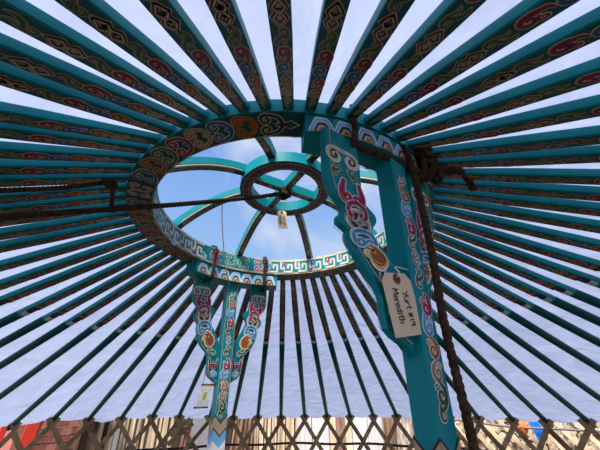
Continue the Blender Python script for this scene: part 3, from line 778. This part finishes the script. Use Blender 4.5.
b = MB(); hk = WF(-.104,-.02,EYE+.125); b.tube(smooth3([F(-.026,0,0), hk+Vector((-.004,-.004,-.012)), hk, F(.026,0,0)]), .0018, 'redstr', 6); b.build('cord', root)

# ================================================================ OUTSIDE THE WALL
CAMX, CAMY = 0, -1.394
def at(azd, dist): a = radians(azd); return Vector((CAMX+dist*sin(a), CAMY+dist*cos(a), 0))
def board(name, azd, dist, w, h, th, k, label, cat, group=None, lean=0, tilt=0, yaw=0, z0=0, turn=0):
    c = at(azd, dist); a = radians(azd)
    R = Matrix.Translation(c+Vector((0,0,z0))) @ Matrix.Rotation(-a+turn, 4, 'Z') @ Matrix.Rotation(-lean, 4, 'X') @ Matrix.Rotation(tilt, 4, 'Y')
    b = MB(); e = min(w, th)*.12
    sec = [(-w/2+e,-th/2),(w/2-e,-th/2),(w/2,-th/2+e),(w/2,th/2-e),(w/2-e,th/2),(-w/2+e,th/2),(-w/2,th/2-e),(-w/2,-th/2+e)]
    rows = []
    for j in range(5):
        z = h*j/4; d = .010*noise.noise(Vector((azd*3, j*.8, w*30)))
        rows.append([R @ Vector((x+d*(j > 0), y, z)) for x, y in sec])
    b.loft(rows, k)
    return b.build(name, label=label, cat=cat, group=group, loc=tuple(c+Vector((0,0,z0))))
AZ = lambda px: math.degrees(math.atan2(1,1))*0+_az(px)
_tab = [(0,-32.01),(20,-30.12),(40,-28.12),(60,-26.03),(80,-23.82),(100,-21.51),(120,-19.09),(140,-16.57),(160,-13.94),(180,-11.22),(200,-8.4),(220,-5.51),(240,-2.55),(260,.46),(280,3.51),(300,6.58),(320,9.66),(340,12.72),(360,15.75),(380,18.74),(400,21.66),(420,24.51),(440,27.27),(460,29.94),(480,32.51),(500,34.97),(520,37.33),(540,39.58),(560,41.73),(580,43.77),(600,45.7)]
def _az(px):                    # bearing table along the foot of the canvas
    for (x0, a0), (x1, a1) in zip(_tab, _tab[1:]):
        if px <= x1: return a0+(a1-a0)*(px-x0)/(x1-x0)
    return _tab[-1][1]
D0 = 5.6
# brick stack
for row in range(21):
    for i in range(6):
        px = 37+i*9.5+(4.7 if row % 2 else 0)-(1.2*noise.noise(Vector((row, i, 3))))
        a = _az(px); c = at(a, D0+.05+.02*noise.noise(Vector((i, row, 9)))); z = row*.080
        b = MB(); Rm = Matrix.Translation(c+Vector((0,0,z+.0375))) @ Matrix.Rotation(-radians(_az(60))+.05*noise.noise(Vector((row,i*2,1))), 4, 'Z')
        b.box((0,0,0), (.183,.11,.070), 'brick' if (row*3+i*5) % 4 else 'brick2', Rm)
        b.build('brick', label='rough red brick laid in the stack outside the lattice, right of the red post', cat='brick', group='bricks in the stack outside', loc=tuple(c+Vector((0,0,z))))
board('sheet', _az(1), 5.4, .26, 1.62, .02, 'palered', 'faded pinkish red sheet standing at the far left outside the lattice', 'sheet')
board('brick_column', _az(13.5), 6.1, .5, 1.55, .3, 'brick2', 'pale brick pier seen between the two red posts at far left', 'pier')
board('leaning_board', _az(21), 5.0, .125, 1.75, .06, 'redpaint', 'bright red board leaning outside the lattice, left of the brick stack', 'board', tilt=.06)
board('leaning_board', -33.2, 5.1, .06, 1.5, .04, 'redpaint', 'narrow red stick leaning at the far left edge outside the lattice', 'board', tilt=.10, z0=0)
b = MB(); c = at(_az(39), 5.2); b.tube(smooth3([c+Vector((-.10,0,0)), c+Vector((-.08,0,.9)), c+Vector((-.03,0,1.3)), c+Vector((.02,0,1.5)), c+Vector((.03,0,1.7))]), .03, 'pipe', 10)
b.build('pipe', label='bent grey metal pipe standing between the red board and the bricks', cat='pipe', loc=tuple(c))
board('shade_sheet', _az(98), 5.75, .36, 1.7, .05, 'darkgap', 'black sheet standing in for the shaded gap between the bricks and the pale boards', 'shade')  # shade of the open gap, given as a near-black sheet
# grey brown crate frame in front of the dark gap
c = at(_az(91), 5.3); root = empty('crate', tuple(c), 'weathered open crate frame standing in front of the dark gap', 'crate'); bpy.context.view_layer.update()
Rm = Matrix.Translation(c) @ Matrix.Rotation(-radians(_az(95)), 4, 'Z')
for cc_, dd, nm in (((-.12,0,.74),(.05,.2,1.48),'upright'),((.10,0,.72),(.05,.2,1.44),'upright'),((0,0,1.49),(.34,.24,.025),'top_board'),((0,.06,.70),(.2,.03,1.4),'back_board')):
    b = MB(); b.box(cc_, dd, 'brownwood' if nm != 'top_board' else 'greyboard', Rm); b.build(nm, root)
# rows of thin boards
def row(px0, px1, w_px, dist, k, label, cat, group, hmin=1.55, lean=.03, tl=.0, jit=.02):
    px = px0; rnd = random.Random(px0)
    while px < px1:
        w = w_px*(.75+.5*rnd.random()); a0, a1 = _az(px), _az(px+w)
        ww = radians(a1-a0)*dist
        board('board', (a0+a1)/2, dist+rnd.uniform(-.03,.03), ww*.84, hmin+rnd.uniform(0,.12), .025, k, label, cat, group, lean=rnd.uniform(0,lean), tilt=tl+rnd.uniform(-jit,jit))
        px += w
row(107, 117, 4.5, 5.35, 'pale', 'wide pale board at the left end of the row outside the lattice', 'board', 'wide pale boards outside')
board('pole', _az(118), 5.2, .045, 1.65, .045, 'greyboard', 'grey weathered stake in front of the pale boards outside', 'stake')
row(121, 175, 3.6, 5.5, 'pale', 'pale sawn board in the upright row outside, left of the far post', 'board', 'pale boards outside left of the far post')
row(175, 194, 3.2, 5.5, 'redwood', 'red-brown slat in the upright row just left of the grey panel', 'board', 'red-brown slats outside left', tl=.08)
board('panel', _az(203), 5.4, .30, 1.60, .03, 'greyboard', 'flat grey panel standing outside just left of the far post', 'panel')
row(224, 251, 3.0, 5.5, 'redwood', 'red-brown slat leaning outside just right of the far post', 'board', 'red-brown slats outside right', tl=.12)
row(254, 297, 2.6, 5.45, 'pale', 'thin pale slat in the upright row outside, right of the far post', 'board', 'thin pale slats outside right of the far post', jit=.008)
for px0, px1, k, lab, dd in ((297,312,'whiteboard','narrow whitewashed panel outside, leftmost of the white panels',5.35),(312.5,329,'whiteboard','whitewashed panel outside, second of the white panels from left',5.36),(329.5,336,'pale','pale plank outside between white and pinkish boards',5.4),(336.5,345,'redwood','pinkish brown plank outside the lattice, right of the white panels',5.35),(345.5,352,'pale','thin yellowish plank outside, just left of the wide white panels',5.38),(352.5,368,'whiteboard','wide white panel outside, left of the rightmost white panel',5.36),(368.5,383,'whiteboard','rightmost white panel outside, beside a dark brown plank',5.36),(384,395,'brownwood','dark brown plank outside between the white panel and the log',5.3)):
    a0, a1 = _az(px0), _az(px1); board('panel' if 'white' in k else 'plank', (a0+a1)/2, dd, radians(a1-a0)*dd*.98, 1.62, .03, k, lab, 'panel' if 'white' in k else 'plank')
# bark covered log
c = at(_az(407), 5.4); b = MB(); rws = []
for j in range(14):
    z = 1.66*j/13; rws.append([c+Vector((cos(w)*(.165+.012*noise.noise(Vector((cos(w)*3, sin(w)*3, z*4)))), sin(w)*(.165+.012*noise.noise(Vector((cos(w)*3, sin(w)*3, z*4+7)))), z)) for w in [2*pi*i/20 for i in range(20)]])
b.loft(rws, 'bark', True); b.build('log', label='thick upright log with flaking pale bark left of the near post', cat='log', loc=tuple(c))
# firewood heap
rnd = random.Random(5)
for lay in range(6):
    for i in range(21):
        a = 24.6+i*1.19+(.6 if lay % 2 else 0)+rnd.uniform(-.08,.08)
        d = 6.05+rnd.uniform(-.06,.06); z = .80+lay*.106
        c = at(a, d); L = rnd.uniform(.26,.34); r = rnd.uniform(.050,.061)
        Rm = Matrix.Translation(c+Vector((0,0,z+.053))) @ Matrix.Rotation(-radians(a)+pi/2+rnd.uniform(-.16,.16), 4, 'Z') @ Matrix.Rotation(rnd.uniform(-.07,.07), 4, 'Y') @ Matrix.Rotation(rnd.uniform(0,6.28), 4, 'X')
        cut = rnd.uniform(1.6, 3.6); ph = [2*pi*q/9 for q in range(9)]
        sec = [(r*cos(w), r*sin(w)) if w < cut else (r*cos(w)*.55, r*sin(w)*.55) for w in ph]
        b = MB(); b.loft([[Rm @ Vector((x, p, q)) for p, q in sec] for x in (-L/2, 0, L/2)], 'firewood')
        b.build('firewood_log', label='split firewood log in the heap outside the right-hand lattice', cat='firewood', group='split logs in the heap', loc=tuple(c+Vector((0,0,z))))
c = at(37, 6.05); root = empty('wood_rack', tuple(c), 'low timber rack outside on the right with the split firewood piled on it', 'rack')
Rm = Matrix.Translation(c) @ Matrix.Rotation(-radians(37), 4, 'Z')
b = MB(); b.box((0,0,.77), (3.1,.5,.05), 'brownwood', Rm); b.build('deck', root)
for x in (-1.4, 0, 1.4):
    b = MB(); b.box((x,0,.3725), (.10,.42,.745), 'brownwood', Rm); b.build('leg', root)
board('shade_backing', _az(205), 6.35, 3.9, 1.85, .08, 'gapshade', 'dark backing added behind the upright pale boards for shade in their gaps', 'backing')  # added backing that makes the gaps between the boards look shaded
board('woodpile_backing', 36, 6.55, 3.4, 1.75, .08, 'bark', 'rough bark slab fence standing behind the split firewood heap', 'fence')
# second, bare lattice outside on the right
c = at(36, 4.75); root = empty('lattice_section', tuple(c), 'bare pale lattice panel standing outside in front of the firewood heap', 'lattice wall'); bpy.context.view_layer.update()
for dr in (1, -1):
    for i in range(22):
        a0 = 22.5+i*2.1
        rows = []
        for j in range(9):
            t = j/8; a = a0+dr*(t-.5)*9.5; z = .55+1.1*t
            if a < 24 or a > 48: continue
            e = Vector((sin(radians(a)), cos(radians(a)), 0)); s_ = Vector((e.y,-e.x,0)); cc_ = at(a, 4.75+.02*dr)+Vector((0,0,z))
            tt = (s_*dr*.79+Vector((0,0,1.1))).normalized(); q = tt.cross(e).normalized()*.021
            rows.append([cc_-q-e*.006, cc_+q-e*.006, cc_+q+e*.006, cc_-q+e*.006])
        if len(rows) > 2: b = MB(); b.loft(rows, 'palebare'); b.build('slat', root)
b = MB(); b.tube(smooth3([at(a_, 4.5)+Vector((0,0,z_)) for a_, z_ in ((27,1.365),(31,1.335),(36.6,1.287),(41,1.283),(46,1.275))]), .011, 'cable', 8)
b.build('cable', label='mauve cable strung outside across the right-hand lattice', cat='cable', loc=tuple(at(36,4.5)+Vector((0,0,1.29))))
# orange plastic bag and blue tarp hanging outside
c = at(_az(523), 4.55)+Vector((0,0,1.29)); b = MB(); rws = []
for j in range(9):
    t = j/8; rr = .062*sin(pi*(.12+.80*t))**.7
    rws.append([c+Vector((cos(w)*rr*(1+.25*noise.noise(Vector((cos(w)*2, sin(w)*2, t*5)))), sin(w)*rr*(1+.2*noise.noise(Vector((cos(w)*2, sin(w)*2, t*5+4)))), .075-.15*t)) for w in [2*pi*i/14 for i in range(14)]])
b.loft(rws, 'orangeplastic', False); b.build('bag', label='crumpled orange plastic bag hanging outside beside the blue tarp', cat='bag', loc=tuple(c))
c = at(_az(537), 4.55)+Vector((0,0,1.29)); b = MB(); a = radians(_az(537)); s_ = Vector((cos(a),-sin(a),0)); e = Vector((sin(a),cos(a),0))
out_ = [(-.075,.14),(-.03,.12),(.03,.06),(.062,.0),(.055,-.08),(.02,-.16),(-.005,-.13),(-.03,-.03),(-.055,.06)]
b.add([c+s_*x+Vector((0,0,z))+e*(d+.012*sin(x*60)) for d in (-.006,.006) for x, z in out_], [tuple(range(9)), tuple(range(9,18))[::-1]]+[(i,(i+1)%9,9+(i+1)%9,9+i) for i in range(9)], 'bluetarp')
b.build('tarp', label='small bright blue tarp corner hanging outside at the right', cat='tarp', loc=tuple(c))

# ================================================================ LIGHT AND SKY
w = bpy.data.worlds.new('sky'); S.world = w; w.use_nodes = True; nt = w.node_tree; bg = nt.nodes['Background']
tc = nt.nodes.new('ShaderNodeTexCoord')
mp = nt.nodes.new('ShaderNodeMapping'); mp.inputs['Scale'].default_value = (1,1,1.6); mp.inputs['Location'].default_value = (.35,.2,.1)
n = nt.nodes.new('ShaderNodeTexNoise'); n.inputs['Scale'].default_value = 2.6; n.inputs['Detail'].default_value = 7; n.inputs['Roughness'].default_value = .55; n.inputs['Distortion'].default_value = .4
nt.links.new(tc.outputs['Generated'], mp.inputs['Vector']); nt.links.new(mp.outputs['Vector'], n.inputs['Vector'])
sx = nt.nodes.new('ShaderNodeSeparateXYZ'); nt.links.new(tc.outputs['Generated'], sx.inputs[0])
gr = nt.nodes.new('ShaderNodeValToRGB')   # blue overhead, paler towards the horizon
gr.color_ramp.elements[0].position = .0; gr.color_ramp.elements[0].color = (.62,.74,.92,1)
gr.color_ramp.elements[1].position = .75; gr.color_ramp.elements[1].color = (.17,.34,.83,1)
e = gr.color_ramp.elements.new(.38); e.color = (.33,.54,.90,1)
nt.links.new(sx.outputs['Z'], gr.inputs['Fac'])
cl = nt.nodes.new('ShaderNodeValToRGB'); cl.color_ramp.elements[0].position = .47; cl.color_ramp.elements[1].position = .70
nt.links.new(n.outputs['Fac'], cl.inputs['Fac'])
mx = nt.nodes.new('ShaderNodeMixRGB'); mx.inputs['Color2'].default_value = (.74,.80,.93,1)
nt.links.new(cl.outputs['Color'], mx.inputs['Fac']); nt.links.new(gr.outputs['Color'], mx.inputs['Color1'])
nt.links.new(mx.outputs['Color'], bg.inputs['Color']); bg.inputs['Strength'].default_value = .82
sun = bpy.data.lights.new('sun', 'SUN'); sun.energy = 8.0; sun.angle = radians(30); sun.color = (1,.96,.90)
so = bpy.data.objects.new('sun', sun); COL.objects.link(so)
sd = Vector((.28, .50, -1)).normalized()      # light travels away from the camera, steeply down
so.rotation_euler = sd.to_track_quat('-Z', 'Y').to_euler(); so.location = (-2, -3, 8)

# ================================================================ CAMERA
f, pitch, roll, yaw = 315.84, .47854, -.0115, .13183
fw = Vector((sin(yaw)*cos(pitch), cos(yaw)*cos(pitch), sin(pitch))); r0 = Vector((cos(yaw), -sin(yaw), 0)); u0 = r0.cross(fw)
r = r0*cos(roll)+u0*sin(roll); u = r.cross(fw)
cam = bpy.data.cameras.new('camera'); cam.sensor_width = 36; cam.lens = f/600*36; cam.clip_start = .02
cam.shift_x = -4.0/600; cam.shift_y = 7.36/600
co = bpy.data.objects.new('camera', cam); COL.objects.link(co)
co.matrix_world = Matrix.Translation((CAMX, CAMY, EYE)) @ Matrix((r, u, -fw)).transposed().to_4x4()
S.camera = co
S.view_settings.view_transform = 'Standard'; S.view_settings.look = 'None'; S.view_settings.gamma = 1; S.view_settings.exposure = .28
S.view_settings.use_curve_mapping = False
S.cycles.max_bounces = 8; S.cycles.diffuse_bounces = 5; S.cycles.transmission_bounces = 6
